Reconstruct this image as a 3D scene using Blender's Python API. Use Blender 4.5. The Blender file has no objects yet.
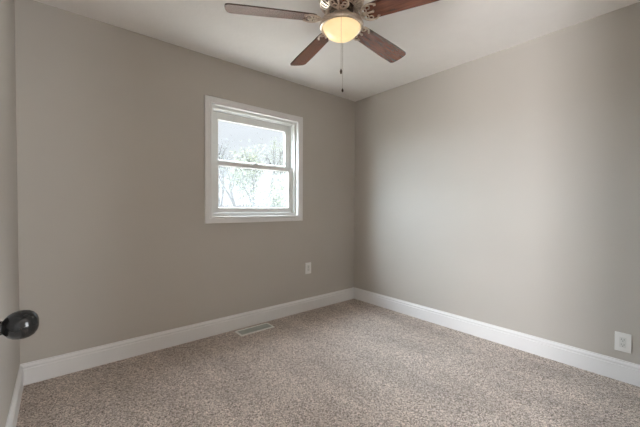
import bpy, bmesh, math, random
from mathutils import Vector, Matrix
random.seed(7)
PI = math.pi
# ------------------------------------------------------------------ camera
sc = bpy.context.scene
COL = sc.collection
yaw, pitch, roll = 0.873226, -0.019132, 0.003565
CAMH = 1.1311
F = Vector((math.cos(yaw)*math.cos(pitch), math.sin(yaw)*math.cos(pitch), math.sin(pitch)))
R = Vector((math.sin(yaw), -math.cos(yaw), 0)); U = R.cross(F)
R2 = R*math.cos(roll)+U*math.sin(roll); U2 = -R*math.sin(roll)+U*math.cos(roll)
cd = bpy.data.cameras.new('camera'); cam = bpy.data.objects.new('camera', cd); COL.objects.link(cam)
m = Matrix.Identity(4)
for i in range(3):
    m[i][0] = R2[i]; m[i][1] = U2[i]; m[i][2] = -F[i]
m[2][3] = CAMH
cam.matrix_world = m
cd.sensor_width = 36; cd.lens = 313.638/640*36; cd.clip_start = 0.01; cd.clip_end = 500
sc.camera = cam
# ------------------------------------------------------------------ world: hazy overcast sky, brighter overhead
w = bpy.data.worlds.new('sky'); sc.world = w; w.use_nodes = True
nt = w.node_tree; nt.nodes.clear()
out = nt.nodes.new('ShaderNodeOutputWorld'); bg = nt.nodes.new('ShaderNodeBackground')
tc = nt.nodes.new('ShaderNodeTexCoord'); sx = nt.nodes.new('ShaderNodeSeparateXYZ')
cr = nt.nodes.new('ShaderNodeValToRGB')
nt.links.new(tc.outputs['Generated'], sx.inputs[0]); nt.links.new(sx.outputs['Z'], cr.inputs[0])
e = cr.color_ramp.elements
e[0].position = 0.0; e[0].color = (0.235, 0.248, 0.258, 1)
e[1].position = 1.0; e[1].color = (6.5, 7.1, 7.8, 1)
k = cr.color_ramp.elements.new(0.28); k.color = (0.236, 0.255, 0.272, 1)
k = cr.color_ramp.elements.new(0.45); k.color = (4.4, 4.9, 5.5, 1)
nt.links.new(cr.outputs[0], bg.inputs[0]); bg.inputs[1].default_value = 3.1
nt.links.new(bg.outputs[0], out.inputs[0])
# ------------------------------------------------------------------ lights
def sun(name, d, strength, angle, col):
    l = bpy.data.lights.new(name, 'SUN'); l.energy = strength; l.angle = math.radians(angle); l.color = col
    o = bpy.data.objects.new(name, l); COL.objects.link(o)
    o.rotation_euler = Vector(d).to_track_quat('-Z', 'Y').to_euler(); o.location = (0, 8, 8)
sun('veiled_sun', (0.56, -0.75, -0.34), 38.0, 78, (0.76, 0.90, 1.0))
def area(name, loc, d, sx_, sy_, power, col, spread=180):
    l = bpy.data.lights.new(name, 'AREA'); l.shape = 'RECTANGLE'; l.size = sx_; l.size_y = sy_; l.energy = power; l.color = col
    o = bpy.data.objects.new(name, l); COL.objects.link(o); o.location = loc
    o.rotation_euler = Vector(d).to_track_quat('-Z', 'Y').to_euler(); l.spread = math.radians(spread)
area('hallway_fill', (-1.32, -0.66, 0.85), (0.88, 0.44, 0.36), 0.95, 1.3, 76, (1.0, 0.98, 0.95), 140)  # unseen fill added to light the right wall and ceiling through the doorway
area('jamb_side_fill', (-0.72, -0.36, 1.05), (1.0, 0.30, 0.25), 0.34, 1.4, 62, (0.97, 0.97, 1.0), 140)  # extra fill added beside the jamb, brightens the right wall's near end
area('left_wall_fill', (1.05, -1.2, 1.2), (-0.45, 1.0, 0.0), 0.6, 1.4, 36, (0.93, 0.97, 1.0), 120)  # no window here: fill added to brighten the left wall
FAN_LAMP = 0.4
vs = sc.view_settings
vs.view_transform = 'Standard'; vs.look = 'None'; vs.gamma = 1; vs.use_curve_mapping = False; vs.exposure = 0.10
sc.cycles.max_bounces = 10; sc.cycles.diffuse_bounces = 6; sc.cycles.transparent_max_bounces = 16
sc.cycles.sample_clamp_indirect = 4

# ------------------------------------------------------------------ materials
def mat(name, col=(0.8, 0.8, 0.8), rough=0.6, metal=0.0, emis=None, es=0, spec=None, coat=0):
    m = bpy.data.materials.new(name); m.use_nodes = True
    b = m.node_tree.nodes['Principled BSDF']
    b.inputs['Base Color'].default_value = (*col, 1); b.inputs['Roughness'].default_value = rough
    b.inputs['Metallic'].default_value = metal
    if spec is not None: b.inputs['Specular IOR Level'].default_value = spec
    if coat: b.inputs['Coat Weight'].default_value = coat; b.inputs['Coat Roughness'].default_value = 0.08
    if emis: b.inputs['Emission Color'].default_value = (*emis, 1); b.inputs['Emission Strength'].default_value = es
    return m
def nodes(m): return m.node_tree, m.node_tree.nodes, m.node_tree.links, m.node_tree.nodes['Principled BSDF']
def noisy(m, c1, c2, scale, detail=3, bump=0.0, bscale=None, bdist=0.001, coord='Object', stretch=None, lo=.35, hi=.65):
    t, N, L, b = nodes(m)
    tc = N.new('ShaderNodeTexCoord'); src = tc.outputs[coord]
    if stretch:
        mp = N.new('ShaderNodeMapping'); mp.inputs['Scale'].default_value = stretch; L.new(src, mp.inputs[0]); src = mp.outputs[0]
    n = N.new('ShaderNodeTexNoise'); n.inputs['Scale'].default_value = scale; n.inputs['Detail'].default_value = detail
    L.new(src, n.inputs['Vector'])
    r = N.new('ShaderNodeValToRGB'); r.color_ramp.elements[0].position = lo; r.color_ramp.elements[1].position = hi
    r.color_ramp.elements[0].color = (*c1, 1); r.color_ramp.elements[1].color = (*c2, 1)
    L.new(n.outputs[0], r.inputs[0]); L.new(r.outputs[0], b.inputs['Base Color'])
    if bump:
        n2 = N.new('ShaderNodeTexNoise'); n2.inputs['Scale'].default_value = bscale or scale; n2.inputs['Detail'].default_value = 3
        L.new(src, n2.inputs['Vector'])
        bp = N.new('ShaderNodeBump'); bp.inputs['Strength'].default_value = bump; bp.inputs['Distance'].default_value = bdist
        L.new(n2.outputs[0], bp.inputs['Height']); L.new(bp.outputs[0], b.inputs['Normal'])
    return m
WALLC = (0.475, 0.444, 0.405)
M_wall = noisy(mat('greige_wall_paint', rough=0.62, spec=0.35), tuple(c*.985 for c in WALLC), tuple(c*1.015 for c in WALLC), 1.5, bump=0.25, bscale=220, bdist=0.0006)
M_ceil = noisy(mat('textured_ceiling_paint', rough=0.85), (0.85, 0.825, 0.80), (0.865, 0.84, 0.815), 9, bump=0.5, bscale=38, bdist=0.0025)
M_trim = noisy(mat('white_trim_paint', rough=0.35, spec=0.45), (0.76, 0.75, 0.75), (0.78, 0.775, 0.77), 3)
M_vinyl = noisy(mat('white_window_vinyl', rough=0.32), (0.78, 0.79, 0.78), (0.82, 0.83, 0.82), 4)
M_gasket = mat('grey_glazing_gasket', (0.22, 0.22, 0.21), 0.6)
M_door = noisy(mat('white_door_paint', rough=0.4), (0.76, 0.75, 0.74), (0.79, 0.78, 0.77), 2)
M_black = noisy(mat('oil_rubbed_black_bronze', rough=0.14, metal=0.0, spec=0.22), (0.006, 0.006, 0.006), (0.012, 0.011, 0.010), 30)
M_plate = mat('white_switch_plastic', (0.80, 0.79, 0.77), 0.3)
M_slot = mat('dark_slot', (0.10, 0.10, 0.10), 0.6)
M_nickel = noisy(mat('brushed_antique_nickel', rough=0.3, metal=1.0), (0.56, 0.46, 0.38), (0.78, 0.67, 0.58), 60, stretch=(1, 1, 6))
M_bronze = noisy(mat('dark_bronze_recess', rough=0.4, metal=0.7), (0.045, 0.028, 0.02), (0.09, 0.06, 0.04), 25)
M_fob = noisy(mat('dark_wood_fob', rough=0.35), (0.05, 0.03, 0.02), (0.09, 0.05, 0.03), 80)
M_chain = mat('beaded_chain_metal', (0.42, 0.36, 0.28), 0.35, 0.9)
M_vent = mat('white_register_enamel', (0.82, 0.81, 0.77), 0.4, 0.0)
M_vent_in = mat('grey_green_louvres', (0.46, 0.48, 0.45), 0.4, 0.2)
M_wood = noisy(mat('mahogany_blade_veneer', rough=0.24, coat=1.0), (0.085, 0.022, 0.012), (0.26, 0.085, 0.045), 7, detail=6, stretch=(1.2, 14, 14), lo=.3, hi=.72)
nodes(M_wood)[3].inputs['Coat Roughness'].default_value = 0.20; nodes(M_wood)[3].inputs['Coat IOR'].default_value = 1.75
M_edge = mat('dark_blade_edge', (0.05, 0.025, 0.018), 0.4)
M_bowl = mat('alabaster_glass_lit', (0.6, 0.5, 0.33), 0.25, emis=(1.0, 0.80, 0.40), es=0.70)
def bowl_mat():
    t, N, L, b = nodes(M_bowl)
    tc = N.new('ShaderNodeTexCoord'); n = N.new('ShaderNodeTexNoise'); n.inputs['Scale'].default_value = 9; n.inputs['Detail'].default_value = 3
    L.new(tc.outputs['Object'], n.inputs['Vector'])
    r = N.new('ShaderNodeValToRGB'); r.color_ramp.elements[0].position = .3; r.color_ramp.elements[1].position = .7
    r.color_ramp.elements[0].color = (0.96, 0.72, 0.34, 1); r.color_ramp.elements[1].color = (1.0, 0.88, 0.54, 1)
    L.new(n.outputs[0], r.inputs[0]); L.new(r.outputs[0], b.inputs['Emission Color'])
    tp = N.new('ShaderNodeBsdfTransparent'); mx = N.new('ShaderNodeMixShader'); mx.inputs[0].default_value = 0.1
    o = N['Material Output']; L.new(b.outputs[0], mx.inputs[1]); L.new(tp.outputs[0], mx.inputs[2]); L.new(mx.outputs[0], o.inputs[0])
bowl_mat()
# carpet: twisted cut pile, beige with darker flecks
M_carpet = mat('beige_cut_pile_carpet', rough=0.95, spec=0.1)
def carpet():
    t, N, L, b = nodes(M_carpet)
    tc = N.new('ShaderNodeTexCoord')
    # warp so that cells look like twisted tufts
    wn = N.new('ShaderNodeTexNoise'); wn.inputs['Scale'].default_value = 60; wn.inputs['Detail'].default_value = 2
    L.new(tc.outputs['Object'], wn.inputs['Vector'])
    sub = N.new('ShaderNodeVectorMath'); sub.operation = 'MULTIPLY_ADD'
    sub.inputs[1].default_value = (0.005, 0.005, 0.0)
    L.new(wn.outputs['Color'], sub.inputs[0]); L.new(tc.outputs['Object'], sub.inputs[2])
    v = N.new('ShaderNodeTexVoronoi'); v.inputs['Scale'].default_value = 185
    L.new(sub.outputs[0], v.inputs['Vector'])
    v2 = N.new('ShaderNodeTexVoronoi'); v2.inputs['Scale'].default_value = 380; L.new(tc.outputs['Object'], v2.inputs['Vector'])
    sp = N.new('ShaderNodeSeparateColor'); L.new(v.outputs['Color'], sp.inputs[0])
    sp2 = N.new('ShaderNodeSeparateColor'); L.new(v2.outputs['Color'], sp2.inputs[0])
    av = N.new('ShaderNodeMix'); av.inputs[0].default_value = 0.38; L.new(sp.outputs[0], av.inputs[2]); L.new(sp2.outputs[0], av.inputs[3])
    r = N.new('ShaderNodeValToRGB')
    el = r.color_ramp.elements
    el[0].position = 0.12; el[0].color = (0.07, 0.052, 0.042, 1)
    el[1].position = 0.9; el[1].color = (0.96, 0.83, 0.74, 1)
    k = el.new(0.32); k.color = (0.32, 0.26, 0.215, 1)
    k = el.new(0.55); k.color = (0.57, 0.475, 0.415, 1)
    L.new(av.outputs[0], r.inputs[0])
    # nap direction: broad brushed / vacuumed strips, soft footprints
    mp = N.new('ShaderNodeMapping'); mp.inputs['Rotation'].default_value = (0, 0, math.radians(-20)); mp.inputs['Scale'].default_value = (3.2, 1.1, 1); L.new(tc.outputs['Object'], mp.inputs[0])
    nn = N.new('ShaderNodeTexNoise'); nn.inputs['Scale'].default_value = 1.3; nn.inputs['Detail'].default_value = 5; nn.inputs['Roughness'].default_value = .6
    L.new(mp.outputs[0], nn.inputs['Vector'])
    mr = N.new('ShaderNodeMapRange'); mr.inputs['From Min'].default_value = .35; mr.inputs['From Max'].default_value = .65
    mr.inputs['To Min'].default_value = .86; mr.inputs['To Max'].default_value = 1.14
    L.new(nn.outputs[0], mr.inputs[0])
    mx = N.new('ShaderNodeVectorMath'); mx.operation = 'SCALE'
    L.new(r.outputs[0], mx.inputs[0]); L.new(mr.outputs[0], mx.inputs['Scale'])
    L.new(mx.outputs[0], b.inputs['Base Color'])
    iv = N.new('ShaderNodeMath'); iv.operation = 'SUBTRACT'; iv.inputs[0].default_value = 1; L.new(v.outputs['Distance'], iv.inputs[1])
    bp = N.new('ShaderNodeBump'); bp.inputs['Strength'].default_value = 1.0; bp.inputs['Distance'].default_value = 0.006
    L.new(iv.outputs[0], bp.inputs['Height']); L.new(bp.outputs[0], b.inputs['Normal'])
    b.inputs['Sheen Weight'].default_value = 0.2
carpet()
def glass_mat(name, fac_gloss, haze, hazecol=(0.9, 0.93, 0.95)):
    m = bpy.data.materials.new(name); m.use_nodes = True; N = m.node_tree.nodes; L = m.node_tree.links; N.clear()
    o = N.new('ShaderNodeOutputMaterial'); tr = N.new('ShaderNodeBsdfTransparent'); gl = N.new('ShaderNodeBsdfGlossy')
    gl.inputs['Roughness'].default_value = 0.03; tl = N.new('ShaderNodeBsdfTranslucent'); tl.inputs[0].default_value = (*hazecol, 1)
    tc = N.new('ShaderNodeTexCoord'); n = N.new('ShaderNodeTexNoise'); n.inputs['Scale'].default_value = 5; n.inputs['Detail'].default_value = 4
    L.new(tc.outputs['Object'], n.inputs['Vector'])
    mr = N.new('ShaderNodeMapRange'); mr.inputs['From Min'].default_value = .3; mr.inputs['From Max'].default_value = .7
    mr.inputs['To Min'].default_value = haze*.7; mr.inputs['To Max'].default_value = haze*1.25
    L.new(n.outputs[0], mr.inputs[0])
    m1 = N.new('ShaderNodeMixShader'); L.new(mr.outputs[0], m1.inputs[0]); L.new(tr.outputs[0], m1.inputs[1]); L.new(tl.outputs[0], m1.inputs[2])
    m2 = N.new('ShaderNodeMixShader'); m2.inputs[0].default_value = fac_gloss; L.new(m1.outputs[0], m2.inputs[1]); L.new(gl.outputs[0], m2.inputs[2])
    L.new(m2.outputs[0], o.inputs[0]); return m
M_glass_up = glass_mat('slightly_hazy_window_glass', 0.04, 0.004)
M_glass_lo = glass_mat('fogged_window_glass', 0.04, 0.021)
M_bark = noisy(mat('grey_bark', rough=0.9), (0.009, 0.008, 0.0075), (0.018, 0.016, 0.015), 8)
M_leaf = noisy(mat('spring_leaves', rough=0.7), (0.022, 0.030, 0.006), (0.046, 0.053, 0.011), 3)
M_leaf2 = noisy(mat('pale_green_leaves', rough=0.7), (0.012, 0.017, 0.012), (0.022, 0.028, 0.019), 3)
M_grass = noisy(mat('dry_lawn', rough=1), (0.34, 0.31, 0.26), (0.42, 0.38, 0.32), 1.5)
M_fence = noisy(mat('weathered_fence_boards', rough=0.9), (0.02, 0.018, 0.016), (0.03, 0.027, 0.024), 3, stretch=(6, 6, 1))
M_hall = noisy(mat('hallway_wall_paint', rough=0.7), (0.5, 0.47, 0.43), (0.52, 0.49, 0.45), 2)

# ------------------------------------------------------------------ mesh helpers
def newbm(): return bmesh.new()
def box(bm, x0, x1, y0, y1, z0, z1, bev=0.0, mi=0):
    v = [bm.verts.new(p) for p in ((x0,y0,z0),(x1,y0,z0),(x1,y1,z0),(x0,y1,z0),(x0,y0,z1),(x1,y0,z1),(x1,y1,z1),(x0,y1,z1))]
    fs = [bm.faces.new([v[i] for i in q]) for q in ((3,2,1,0),(4,5,6,7),(0,1,5,4),(1,2,6,5),(2,3,7,6),(3,0,4,7))]
    for f in fs: f.material_index = mi
    if bev:
        es = {e for f in fs for e in f.edges}
        bmesh.ops.bevel(bm, geom=list(es), offset=bev, segments=2, affect='EDGES', profile=0.6)
def lathe(bm, prof, n=48, axis='z', centre=(0,0,0), smooth=True, close=True):
    rings = []
    for r, h in prof:
        if r < 1e-6:
            p = (0,0,h); rings.append([bm.verts.new(tr(p, axis, centre))])
        else:
            rings.append([bm.verts.new(tr((r*math.cos(2*PI*i/n), r*math.sin(2*PI*i/n), h), axis, centre)) for i in range(n)])
    for a, b in zip(rings, rings[1:]):
        for i in range(n):
            j = (i+1) % n
            if len(a) == 1 and len(b) == 1: continue
            if len(a) == 1: f = bm.faces.new((a[0], b[j], b[i]))
            elif len(b) == 1: f = bm.faces.new((a[i], a[j], b[0]))
            else: f = bm.faces.new((a[i], a[j], b[j], b[i]))
            f.smooth = smooth
def tr(p, axis, c):
    x, y, z = p
    if axis == 'x': x, y, z = z, x, y
    if axis == 'y': x, y, z = x, z, y
    return (x+c[0], y+c[1], z+c[2])
def tube(bm, pts, rad, n=8, flat=1.0, smooth=True):
    pts = [Vector(p) for p in pts]
    rads = rad if isinstance(rad, (list, tuple)) else [rad]*len(pts)
    prev = None; rings = []
    for i, p in enumerate(pts):
        t = (pts[min(i+1, len(pts)-1)]-pts[max(i-1, 0)]).normalized()
        up = Vector((0,0,1)) if abs(t.z) < 0.95 else Vector((1,0,0))
        s = t.cross(up).normalized(); u = s.cross(t).normalized()
        rings.append([bm.verts.new(p + (s*math.cos(2*PI*k/n) + u*math.sin(2*PI*k/n)*flat)*rads[i]) for k in range(n)])
    for a, b in zip(rings, rings[1:]):
        for k in range(n):
            f = bm.faces.new((a[k], a[(k+1)%n], b[(k+1)%n], b[k])); f.smooth = smooth
    bm.faces.new(rings[0][::-1]); bm.faces.new(rings[-1])
def sweep(bm, prof, p0, p1, nrm):
    """extrude a (offset from wall, height) profile from p0 to p1; nrm points into the room"""
    p0 = Vector(p0); p1 = Vector(p1); nrm = Vector(nrm)
    a = [bm.verts.new(p0 + nrm*o + Vector((0,0,h))) for o, h in prof]
    b = [bm.verts.new(p1 + nrm*o + Vector((0,0,h))) for o, h in prof]
    k = len(prof)
    for i in range(k): bm.faces.new((a[i], a[(i+1)%k], b[(i+1)%k], b[i]))
    bm.faces.new(a[::-1]); bm.faces.new(b)
def obj(name, bm, mats, parent=None, loc=None, fix=True):
    if fix: bmesh.ops.recalc_face_normals(bm, faces=bm.faces[:])
    me = bpy.data.meshes.new(name); bm.to_mesh(me); bm.free()
    for m_ in (mats if isinstance(mats, (list, tuple)) else [mats]): me.materials.append(m_)
    o = bpy.data.objects.new(name, me); COL.objects.link(o)
    if parent: o.parent = parent
    if loc: o.location = loc
    return o
def tag(o, label=None, cat=None, group=None, kind=None):
    if label: o['label'] = label
    if cat: o['category'] = cat
    if group: o['group'] = group
    if kind: o['kind'] = kind
    return o
def empty(name, loc=(0,0,0), rz=0):
    o = bpy.data.objects.new(name, None); COL.objects.link(o); o.location = loc; o.rotation_euler = (0,0,rz); o.empty_display_size = .1
    return o

# ------------------------------------------------------------------ room shell
XL, XR, YF, YB, H = -0.189, 2.8375, -0.015, 2.7164, 2.44
T = 0.14
WX0, WX1, WZ0, WZ1 = 1.033, 1.967, 1.043, 2.038      # window opening
DX0, DX1, DZ = -0.125, 0.69, 2.04                    # doorway
bm = newbm(); box(bm, XL-T, XR+T, -1.5, YB+T, -0.12, 0.0); box(bm, -2.2, XL-T, -1.5, YF, -0.12, 0.0)
tag(obj('floor', bm, M_carpet), 'beige speckled cut pile carpet covering the bedroom floor', 'carpet', kind='structure')
bm = newbm(); box(bm, XL-T, XR+T, -1.5, YB+T, H, H+0.12); box(bm, -2.2, XL-T, -1.5, YF, H, H+0.12)
tag(obj('ceiling', bm, M_ceil), 'off white lightly textured ceiling', 'ceiling', kind='structure')
bm = newbm()
box(bm, XL-T, WX0, YB, YB+T, 0, H); box(bm, WX1, XR+T, YB, YB+T, 0, H)
box(bm, WX0, WX1, YB, YB+T, 0, WZ0); box(bm, WX0, WX1, YB, YB+T, WZ1, H)
tag(obj('wall_back', bm, M_wall), 'greige wall with the window in it', 'wall', kind='structure')
bm = newbm(); box(bm, XR, XR+T, YF, YB, 0, H)
tag(obj('wall_right', bm, M_wall), 'plain greige wall right of the room corner', 'wall', kind='structure')
bm = newbm(); box(bm, XL-T, XL, YF, YB, 0, H)
tag(obj('wall_left', bm, M_wall), 'narrow strip of greige wall at the left edge of the photo', 'wall', kind='structure')
bm = newbm()
box(bm, XL-T, DX0, YF-.115, YF, 0, H); box(bm, DX1, XR+T, YF-.115, YF, 0, H); box(bm, DX0, DX1, YF-.115, YF, DZ, H)
tag(obj('wall_front', bm, M_wall), 'greige wall with the doorway the room is seen from', 'wall', kind='structure')
bm = newbm()
box(bm, -2.2, 1.6, -1.5, -1.4, 0, H); box(bm, -2.2, -2.1, -1.4, YF, 0, H); box(bm, -2.1, XL-T, YF-.115, YF, 0, H); box(bm, 1.5, 1.6, -1.4, YF-.115, 0, H)
tag(obj('wall_hallway', bm, M_hall), 'pale hallway walls behind the doorway', 'wall', kind='structure')

# baseboards: tall flat board with stepped ogee cap
bh, bt = 0.136, 0.017
BP = [(0,0),(bt,0),(bt,bh-.036),(bt-.0045,bh-.0335),(bt-.0050,bh-.027),(bt-.0025,bh-.0235),(bt-.0030,bh-.019),(bt-.007,bh-.012),(bt-.0115,bh-.008),(bt-.0110,bh-.0015),(bt-.012,bh),(0,bh)]
bm = newbm(); sweep(bm, BP, (XL, YB, 0), (XR, YB, 0), (0,-1,0)); tag(obj('baseboard_back', bm, M_trim), 'white baseboard under the window wall', 'baseboard', kind='structure')
bm = newbm(); sweep(bm, BP, (XR, YF, 0), (XR, YB-bt, 0), (-1,0,0)); tag(obj('baseboard_right', bm, M_trim), 'white baseboard along the plain right wall', 'baseboard', kind='structure')
bm = newbm(); sweep(bm, BP, (XL, YF, 0), (XL, YB-bt, 0), (1,0,0)); tag(obj('baseboard_left', bm, M_trim), 'white baseboard at the left edge of the photo', 'baseboard', kind='structure')
bm = newbm(); sweep(bm, BP, (DX1+.056, YF, 0), (XR-bt, YF, 0), (0,1,0)); tag(obj('baseboard_front', bm, M_trim), 'white baseboard beside the doorway', 'baseboard', kind='structure')
# doorway casing
bm = newbm()
box(bm, DX0-.055, DX0, YF, YF+.012, 0, DZ+.055, .002); box(bm, DX1, DX1+.055, YF, YF+.012, 0, DZ+.055, .002); box(bm, DX0, DX1, YF, YF+.012, DZ, DZ+.055, .002)
tag(obj('trim_1', bm, M_trim), 'white casing round the doorway', 'trim', kind='structure')

# ------------------------------------------------------------------ window
win = tag(empty('window_1', ((WX0+WX1)/2, YB, WZ0)), 'small white double hung window in the greige wall', 'window', kind='structure')
def wobj(name, bm, mats, parent=win):
    o = obj(name, bm, mats); 
    for v in o.data.vertices: v.co -= win.location
    o.parent = parent; return o
def mitred(bm, x0, x1, z0, z1, prof):
    """picture-frame moulding: prof = (inset from outer edge, y) closed loop"""
    rings = []
    for cx, cz, sx_, sz_ in ((x0,z0,1,1),(x1,z0,-1,1),(x1,z1,-1,-1),(x0,z1,1,-1)):
        rings.append([bm.verts.new((cx+sx_*i, y, cz+sz_*i)) for i, y in prof])
    k = len(prof)
    for a in range(4):
        A = rings[a]; B = rings[(a+1)%4]
        for i in range(k): bm.faces.new((A[i], A[(i+1)%k], B[(i+1)%k], B[i]))
bm = newbm()
mitred(bm, 0.9775, 2.0225, 0.9885, 2.0925, [(0,YB),(0,YB-.014),(.003,YB-.017),(.038,YB-.015),(.043,YB-.011),(.048,YB-.013),(.058,YB-.013),(.060,YB-.010),(.060,YB)])
wobj('casing', bm, M_trim)
yF = YB+.012
bm = newbm()   # jamb liner and stepped vinyl frame
mitred(bm, WX0, WX1, WZ0, WZ1, [(0,YB-.004),(.006,YB-.004),(.006,YB+.028),(.014,YB+.028),(.014,YB+.024),(.030,YB+.024),(.030,YB+.05),(.036,YB+.05),(.036,YB+T),(0,YB+T)])
wobj('frame', bm, M_vinyl)
bm = newbm()   # parting track between the sashes on both sides
for s, x in ((1, WX0+.036), (-1, WX1-.036)):
    a, b = sorted((x, x+s*.008)); box(bm, a, b, YB+.082, YB+.088, WZ0+.036, WZ1-.036)
wobj('sash_track', bm, M_vinyl)
def sash(name, x0, x1, z0, z1, gx0, gx1, gz0, gz1, y0, y1, gm):
    bm = newbm()
    bv = .003
    for q in ((x0, gx0, z0, z1), (gx1, x1, z0, z1), (gx0, gx1, z0, gz0), (gx0, gx1, gz1, z1)):
        box(bm, q[0], q[1], y0, y1, q[2], q[3])
    # glazing bead, chamfered towards the glass
    mitred(bm, gx0-.010, gx1+.010, gz0-.010, gz1+.010, [(0,y0-.004),(.007,y0-.004),(.013,y0+.006),(.013,y0+.012),(0,y0+.012)])
    s = wobj(name, bm, M_vinyl)
    bm = newbm(); mitred(bm, gx0+.0005, gx1-.0005, gz0+.0005, gz1-.0005, [(0,y0+.012),(.005,y0+.012),(.005,y0+.018),(0,y0+.018)])
    wobj('gasket', bm, M_gasket, s)
    bm = newbm(); box(bm, gx0+.001, gx1-.001, y0+.013, y0+.017, gz0+.001, gz1-.001)
    wobj('pane', bm, gm, s)
    return s
ls = sash('lower_sash', WX0+.037, WX1-.037, WZ0+.037, 1.548, 1.122, 1.880, 1.128, 1.508, YB+.052, YB+.080, M_glass_lo)
us = sash('upper_sash', WX0+.037, WX1-.037, 1.528, WZ1-.037, 1.135, 1.862, 1.566, 1.931, YB+.090, YB+.118, M_glass_up)
bm = newbm(); box(bm, 1.47, 1.53, YB+.054, YB+.078, 1.5485, 1.556, .002); box(bm, 1.488, 1.512, YB+.048, YB+.066, 1.5562, 1.566, .002)
wobj('sash_lock', bm, M_vinyl, ls)
bm = newbm(); box(bm, 1.34, 1.66, YB+.044, YB+.0518, 1.084, 1.092, .002)
wobj('lift_rail', bm, M_vinyl, ls)
# ------------------------------------------------------------------ door, swung open against the left wall
fx = -0.090   # room-side face of the open door
door = tag(empty('door_1', (fx-.035, YF+.015, 0)), 'white door swung open just outside the left edge of the photo', 'door', kind='structure')
bm = newbm(); box(bm, fx-.035, fx, YF+.018, .82, .012, 2.03, .002)
for z0, z1 in ((.25,.95),(1.15,1.85)):
    for y0, y1 in ((.15,.38),(.48,.71)):
        box(bm, fx-.001, fx+.004, y0, y1, z0, z1, .003); box(bm, fx-.039, fx-.034, y0, y1, z0, z1, .003)
o = obj('slab', bm, M_door)
for v in o.data.vertices: v.co -= door.location
o.parent = door
bm = newbm()
KY, KZ = 0.765, 0.921
prof = [(0,.0005),(.031,.0005),(.032,.004),(.029,.008),(.018,.010),(.0120,.013),(.0115,.016),(.0150,.0185),(.0195,.0225),(.0230,.0285),(.0248,.036),(.0250,.043),(.0235,.050),(.0200,.0560),(.0140,.0606),(.0070,.0628),(0,.063)]
lathe(bm, [(r, fx+h) for r, h in prof], 48, 'x', (0, KY, KZ))
k = obj('door_knob', bm, M_black)
for v in k.data.vertices: v.co -= door.location
k.parent = door; k['label'] = 'round black door knob at the left edge'
bm = newbm(); prof2 = [(r, fx-.035-h*.80) for r, h in prof]
lathe(bm, prof2, 32, 'x', (0, KY, KZ)); k = obj('door_knob', bm, M_black)
for v in k.data.vertices: v.co -= door.location
k.parent = door

# ------------------------------------------------------------------ ceiling fan
FX, FY = 1.313, 1.373
fan = tag(empty('ceiling_fan', (FX, FY, H)), 'five blade ceiling fan with mahogany blades, nickel motor and lit amber bowl', 'ceiling fan')
def fz(z): return z-H
n = 64
bm = newbm()
lathe(bm, [(0,0),(.105,-.0002),(.114,-.006),(.118,-.020),(.126,-.030),(.134,-.045),(.137,-.062),(.136,-.078),(.130,-.088),(.125,-.090),(.124,-.086),(.110,-.083),(.07,-.083),(0,-.083)], n)
obj('motor_housing', bm, M_nickel, fan)
# finned underside: radial ribs over a dark dish
bm = newbm(); lathe(bm, [(.124,-.084),(.124,-.091),(.086,-.112),(.076,-.112),(.076,-.084)], n); obj('motor_base', bm, M_bronze, fan)
bm = newbm()
for i in range(28):
    a = 2*PI*i/28; c, s = math.cos(a), math.sin(a)
    vs_ = []
    for r, h0, h1, hw in ((.080,-.109,-.122,.0040), (.102,-.098,-.114,.0055), (.123,-.088,-.101,.0070)):
        for wd, hh in ((-hw, h0), (hw, h0), (hw, h1), (-hw, h1)):
            vs_.append(bm.verts.new((r*c-wd*s, r*s+wd*c, hh)))
    for q in (0, 4):
        for j in range(4): bm.faces.new((vs_[q+j], vs_[q+(j+1)%4], vs_[q+4+(j+1)%4], vs_[q+4+j]))
    bm.faces.new(vs_[0:4]); bm.faces.new(vs_[8:12])
lathe(bm, [(.121,-.088),(.129,-.088),(.131,-.097),(.127,-.104),(.121,-.101)], n)
lathe(bm, [(.075,-.110),(.082,-.110),(.084,-.120),(.079,-.125),(.074,-.120)], n)
obj('vent_ring', bm, M_nickel, fan)
bm = newbm(); lathe(bm, [(.0,-.1121),(.070,-.113),(.072,-.122),(.070,-.142),(.062,-.150),(0,-.150)], n); obj('flywheel', bm, M_bronze, fan)
bm = newbm(); lathe(bm, [(0,-.150),(.052,-.150),(.055,-.158),(.050,-.166),(.047,-.178),(.052,-.186),(0,-.186)], n); obj('switch_housing', bm, M_nickel, fan)
bm = newbm()
lathe(bm, [(.0,-.186),(.056,-.186),(.070,-.190),(.092,-.197),(.108,-.203),(.119,-.207),(.127,-.213),(.131,-.221),(.131,-.230),(.127,-.238),(.119,-.241),(.1125,-.238),(.1115,-.228),(.111,-.215),(0,-.205)], n)
obj('light_fitter', bm, M_nickel, fan)
bm = newbm()
bowl = [(.110,-.226)]
for i in range(1, 15):
    a = i/14*PI/2
    bowl.append((.110*math.cos(a)**.9 if i < 14 else 0, -.226-.078*math.sin(a)))
lathe(bm, bowl, n); obj('light_bowl', bm, M_bowl, fan)['label'] = 'lit amber glass bowl'
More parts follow.
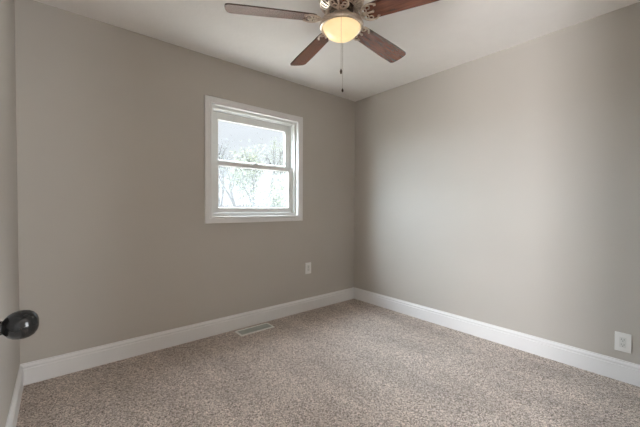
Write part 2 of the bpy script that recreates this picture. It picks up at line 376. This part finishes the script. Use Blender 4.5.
# blades
R0, R1 = 0.150, 0.668
PITCH = math.radians(-13)
ZB = -0.190
def blade_mesh():
    bm = newbm(); L = []
    N_ = 10
    def hw(r): return .052 + (.0665-.052)*min(1, (r-R0)/.36)
    # half outline in (r, y>0)
    pts = []
    for i in range(7):      # rounded root
        a = PI/2*i/6; c = .03
        pts.append((R0+c-c*math.cos(a), hw(R0)-c+c*math.sin(a)))
    for i in range(1, 8): r = R0+.03+(R1-.03-R0-.03)*i/8; pts.append((r, hw(r)))
    c = .026
    for i in range(7):
        a = PI/2*i/6; pts.append((R1-c+c*math.sin(a)-.004*(1-math.sin(a)), hw(R1)-c+c*math.cos(a)))
    pts.append((R1+.004, .02))
    out_ = pts + [(r, -y) for r, y in reversed(pts)]
    top = [bm.verts.new((r, y, .0035)) for r, y in out_]; bot = [bm.verts.new((r, y, -.0035)) for r, y in out_]
    bm.faces.new(top); bm.faces.new(bot[::-1])
    k = len(out_)
    for i in range(k):
        f = bm.faces.new((bot[i], bot[(i+1)%k], top[(i+1)%k], top[i])); f.material_index = 1
    return bm
def iron_mesh():
    """ornate bracket under the blade root, drawn in the blade's own axes"""
    bm = newbm(); z = -.0085; q = -.042
    def arc(cx, cy, r, a0, a1, k=14, zz=z): return [(cx+r*math.cos(math.radians(a0+(a1-a0)*i/k)), cy+r*math.sin(math.radians(a0+(a1-a0)*i/k)), zz) for i in range(k+1)]
    # arm from the flywheel, dipping and reaching the blade
    tube(bm, [(.066,0,.062),(.080,0,.052),(.092,0,.030),(.104,0,.008),(.116,0,-.007),(.130,0,z)], [.012,.012,.010,.009,.009,.008], 10, .6)
    # outer horseshoe cradling the rounded blade root, two hooked prongs, inner scrolls
    tube(bm, arc(.182, 0, .0555, 82, 278, 26), .0056, 8, .9)
    for s in (1, -1):
        tube(bm, [(.188, s*.0550, z), (.202, s*.0540, z), (.214, s*.047, z), (.220, s*.040, z), (.226, s*.038, z)], [.0056,.0056,.0050,.0050,.0060], 8, .9)
        tube(bm, arc(.150, s*.0225, .0150, s*-150, s*150, 16), .0042, 8, .9)
        tube(bm, arc(.176, s*.0360, .0120, s*-100, s*170, 14), .0036, 8, .9)
        lathe(bm, [(0,z-.006),(.005,z-.005),(.006,z-.001),(.006,.0)], 12, 'z', (.217, s*.041, 0))
    tube(bm, [(.126,0,z),(.150,0,z),(.175,0,z),(.198,0,z)], [.008,.006,.0055,.0075], 8, .8)
    lathe(bm, [(0,z-.006),(.006,z-.005),(.007,z-.001),(.007,.0)], 12, 'z', (.198, 0, 0))
    return bm
blade = obj('blade', blade_mesh(), [M_wood, M_edge], fan); iron = obj('blade_iron', iron_mesh(), M_nickel, blade)
TH0 = 5.7
ADJ = [(0,0),(0,0),(0,0),(0,0),(-3,0)]     # (angle offset in degrees, droop in degrees)
for i in range(5):
    b = blade if i == 0 else blade.copy()
    if i:
        COL.objects.link(b); c = iron.copy(); COL.objects.link(c); c.parent = b
    b.location = (0, 0, ZB)
    th = math.radians(TH0+72*i+ADJ[i][0])
    b.rotation_euler = (Matrix.Rotation(th, 3, 'Z') @ Matrix.Rotation(math.radians(ADJ[i][1]), 3, 'Y') @ Matrix.Rotation(PITCH, 3, 'X')).to_euler()
# pull chains
vd = Vector((F.x, F.y, 0)).normalized()
def chain(dx, dy, top, bot, fobL):
    bm = newbm(); z = top
    tube(bm, [(dx,dy,top),(dx,dy,bot)], .0006, 6)
    k = int((top-bot)/.0052)
    for i in range(k):
        zz = top-.0026-i*.0052; lathe(bm, [(0,zz+.0015),(.0013,zz+.0006),(.0013,zz-.0006),(0,zz-.0015)], 6, 'z', (dx,dy,0))
    ch = obj('pull_chain', bm, M_chain, fan)
    bm = newbm(); L_ = fobL
    lathe(bm, [(0,bot),(.0025,bot-.001),(.0035,bot-.005),(.0062,bot-.010),(.0068,bot-L_*.55),(.0050,bot-L_*.8),(.0055,bot-L_*.9),(.003,bot-L_),(0,bot-L_)], 20, 'z', (dx,dy,0))
    obj('fob', bm, M_fob, ch)
n1 = -vd*.131 - Vector((R.x, R.y, 0))*.010
chain(n1.x, n1.y, -.205, fz(1.905), .028)
n2 = vd*.128 + Vector((R.x, R.y, 0))*.017
chain(n2.x, n2.y, -.215, fz(1.895), .024)
# lamp inside the bowl
l = bpy.data.lights.new('fan_bulb', 'POINT'); l.energy = FAN_LAMP; l.color = (1.0, 0.80, 0.55); l.shadow_soft_size = 0.0
lo = bpy.data.objects.new('fan_bulb', l); COL.objects.link(lo); lo.location = (0, 0, -.25); lo.parent = fan

# ------------------------------------------------------------------ wall plates
def plate(name, loc, rz, label, kind):
    r = tag(empty(name, loc, rz), label, 'outlet')       # local frame: x along the wall, -y into the room
    w_, h_ = .0395, .062
    bm = newbm(); box(bm, -w_, w_, -.0065, -.0003, -h_, h_, .0025)
    obj('cover_plate', bm, M_plate, r)
    bm = newbm(); box(bm, -.0168, .0168, -.0088, -.0067, -.0335, .0335, .001)
    rc = obj('receptacle', bm, mat(name+'_insert', (0.70, 0.70, 0.67), .35), r)
    if kind == 'duplex':
        bm = newbm()
        for s in (1, -1):
            z = s*.0165
            box(bm, -.0075, -.0055, -.0094, -.0089, z-.0005, z+.0075); box(bm, .0055, .0078, -.0094, -.0089, z-.0005, z+.0065)
            lathe(bm, [(0,-.0094),(.0024,-.0094),(.0024,-.0089),(0,-.0089)], 12, 'y', (0, 0, z-.0075))
        obj('slot', bm, M_slot, rc)
    else:
        bm = newbm(); box(bm, -.0145, .0145, -.0102, -.0089, -.030, .030, .0006); obj('rocker', bm, M_plate, rc)
    for s in (1, -1):
        bm = newbm(); lathe(bm, [(0,-.0078),(.0025,-.0076),(.0030,-.0066)], 14, 'y', (0,0,s*.048)); obj('screw', bm, M_plate, r)
    return r
plate('wall_outlet', (2.108, YB, .465), 0, 'white wall outlet on the window wall, between window and room corner', 'duplex')
plate('wall_outlet', (XR, .286, .255), -PI/2, 'white duplex outlet low on the plain right wall, above the baseboard', 'duplex')

# ------------------------------------------------------------------ floor register
vx0, vx1, vy0, vy1 = 1.222, 1.562, 2.524, 2.656
vent = tag(empty('floor_vent', ((vx0+vx1)/2, (vy0+vy1)/2, 0)), 'white metal floor register with grey louvres set in the carpet below the window', 'vent')
cx, cy = (vx0+vx1)/2, (vy0+vy1)/2; hx, hy = (vx1-vx0)/2, (vy1-vy0)/2
bm = newbm(); fr = .016
rings = []
for ins, z in ((0,.001),(0,.005),(.004,.009),(fr-.002,.009),(fr,.006),(fr,.001)):
    rings.append([bm.verts.new((sx_*(hx-ins), sy_*(hy-ins), z)) for sx_, sy_ in ((-1,-1),(1,-1),(1,1),(-1,1))])
for a, b in zip(rings, rings[1:]+rings[:1]):
    for i in range(4): bm.faces.new((a[i], a[(i+1)%4], b[(i+1)%4], b[i]))
obj('frame', bm, M_vent, vent)
bm = newbm(); box(bm, -hx+fr, hx-fr, -hy+fr, hy-fr, .0008, .002); obj('duct_opening', bm, M_slot, vent)
ns = 26
for row in (-1, 1):
    for i in range(ns):
        x = -hx+fr+.006+(2*hx-2*fr-.012)*i/(ns-1)
        bm = newbm()
        y0, y1 = (-hy+fr+.002, -.003) if row < 0 else (.003, hy-fr-.002)
        v = [bm.verts.new(p) for p in ((x-.0035,y0,.0025),(x+.0015,y0,.0078),(x+.003,y0,.0078),(x-.002,y0,.0025),(x-.0035,y1,.0025),(x+.0015,y1,.0078),(x+.003,y1,.0078),(x-.002,y1,.0025))]
        for q in ((0,1,2,3),(7,6,5,4),(0,4,5,1),(1,5,6,2),(2,6,7,3),(3,7,4,0)): bm.faces.new([v[j] for j in q])
        obj('louvre', bm, M_vent_in, vent)
bm = newbm(); box(bm, -hx+fr, hx-fr, -.003, .003, .0022, .0082); obj('centre_bar', bm, M_vent_in, vent)

# ------------------------------------------------------------------ outside the window
bm = newbm(); box(bm, -60, 110, YB+T+.01, 160, -.7, -.45)
tag(obj('ground', bm, M_grass), 'dry lawn outside the window', 'lawn', kind='structure')
def at(px, d):
    s = (px-320)/313.638
    return d*(F.x+R.x*s), d*(F.y+R.y*s)
def tree(px, d, top, spread, leaf, nleaf, label, lean=0, bare=False, seed=1, low=1.0):
    rnd = random.Random(seed)
    x, y = at(px, d); G = -.45
    t = tag(empty('tree', (x, y, G)), label, 'tree', 'trees beyond the window')
    bm = newbm(); tips = []
    hgt = top-G
    def grow(p, dirv, length, rad, lev):
        pts = [p]; d_ = dirv.copy(); k = 4
        for i in range(k):
            d_ = (d_+Vector((rnd.uniform(-.16,.16), rnd.uniform(-.16,.16), rnd.uniform(-.02,.14)))).normalized()
            pts.append(pts[-1]+d_*length/k)
        tube(bm, pts, [rad*(1-.45*i/k) for i in range(k+1)], 6)
        tips.extend(pts[2:])
        if lev > 0:
            for j in range(3 if lev > 1 else 4):
                a = rnd.uniform(0, 2*PI); s = rnd.uniform(.45,.85)*spread
                nd = (d_+Vector((math.cos(a)*s, math.sin(a)*s, rnd.uniform(-.1,.3)))).normalized()
                grow(pts[rnd.choice((2,3,4,4))], nd, length*rnd.uniform(.55,.8), rad*.5, lev-1)
    grow(Vector((0,0,0)), Vector((lean*R.x, lean*R.y, 1)).normalized(), hgt*.42, .028*hgt**.8, 3)
    obj('trunk', bm, M_bark, t)
    bm = newbm()
    tp = [q for q in tips if q.z > hgt*.3*low]
    for i in range(nleaf):
        q = rnd.choice(tp)+Vector([rnd.gauss(0,.22) for _ in range(3)])
        s = rnd.uniform(.035,.075); a = Vector([rnd.gauss(0,1) for _ in range(3)]).normalized(); b_ = a.orthogonal().normalized(); 
        v = [bm.verts.new(q+a*s), bm.verts.new(q+b_*s*.5), bm.verts.new(q-a*s), bm.verts.new(q-b_*s*.5)]
        bm.faces.new(v)
    obj('foliage', bm, leaf, t, fix=False)
tree(240, 22, 5.6, .8, M_leaf2, 500, 'thin bare tree nearest the left side of the window', seed=3, lean=-.12)
tree(254, 14, 4.1, .8, M_leaf, 2600, 'yellow green tree seen through the middle of the window', seed=5)
tree(267, 26, 6.6, .7, M_leaf, 1500, 'sparse forked tree right of the yellow green one', seed=8, lean=.1)
tree(281, 18, 5.6, .7, M_leaf2, 2400, 'pale green leaning tree at the right side of the window', seed=11, lean=.2)
tree(222, 30, 6.2, .8, M_leaf2, 1800, 'low grey green tree at the left edge of the window', seed=14)
def shrub(px, d, h, wd, label, seed, leaf):
    rnd = random.Random(seed); x, y = at(px, d); G = -.45
    t = tag(empty('shrub', (x, y, G)), label, 'shrub')
    bm = newbm()
    for i in range(14):
        a = rnd.uniform(0, 2*PI); r_ = wd*rnd.uniform(.2,.5)
        tube(bm, [(0,0,0), (r_*.4*math.cos(a), r_*.4*math.sin(a), h*.4), (r_*math.cos(a), r_*math.sin(a), h*rnd.uniform(.7,.95))], [.02,.014,.005], 5)
    obj('stem', bm, M_bark, t)
    bm = newbm()
    for i in range(2500):
        q = Vector((rnd.gauss(0,.24)*wd, rnd.gauss(0,.24)*wd, h*min(1, max(.05, rnd.gauss(.6,.22))))); s = rnd.uniform(.03,.06)
        a = Vector([rnd.gauss(0,1) for _ in range(3)]).normalized(); b_ = a.orthogonal().normalized()
        bm.faces.new([bm.verts.new(q+a*s), bm.verts.new(q+b_*s*.5), bm.verts.new(q-a*s), bm.verts.new(q-b_*s*.5)])
    obj('foliage', bm, leaf, t, fix=False)
shrub(280, 9.5, 2.5, 1.2, 'yellow green shrub outside the lower right of the window', 21, M_leaf)
shrub(268, 11, 2.0, 1.2, 'smaller shrub left of the yellow green one outside the window', 22, M_leaf2)
# distant fence line
p0 = at(212, 24); p1 = at(300, 24)
fe = tag(empty('fence', (p0[0], p0[1], -.45), math.atan2(p1[1]-p0[1], p1[0]-p0[0])), 'low weathered board fence far beyond the window', 'fence')
Lf = math.hypot(p1[0]-p0[0], p1[1]-p0[1])
bm = newbm()
k = int(Lf/.16)
for i in range(k):
    box(bm, i*.16, i*.16+.145, -.01, .01, .05, 1.72+random.uniform(-.02,.02))
obj('board_panel', bm, M_fence, fe)
k = int(Lf/2.4)+1
for i in range(k):
    bm = newbm(); box(bm, i*2.4-.05, i*2.4+.05, .012, .11, 0, 1.8); obj('post', bm, M_fence, fe)
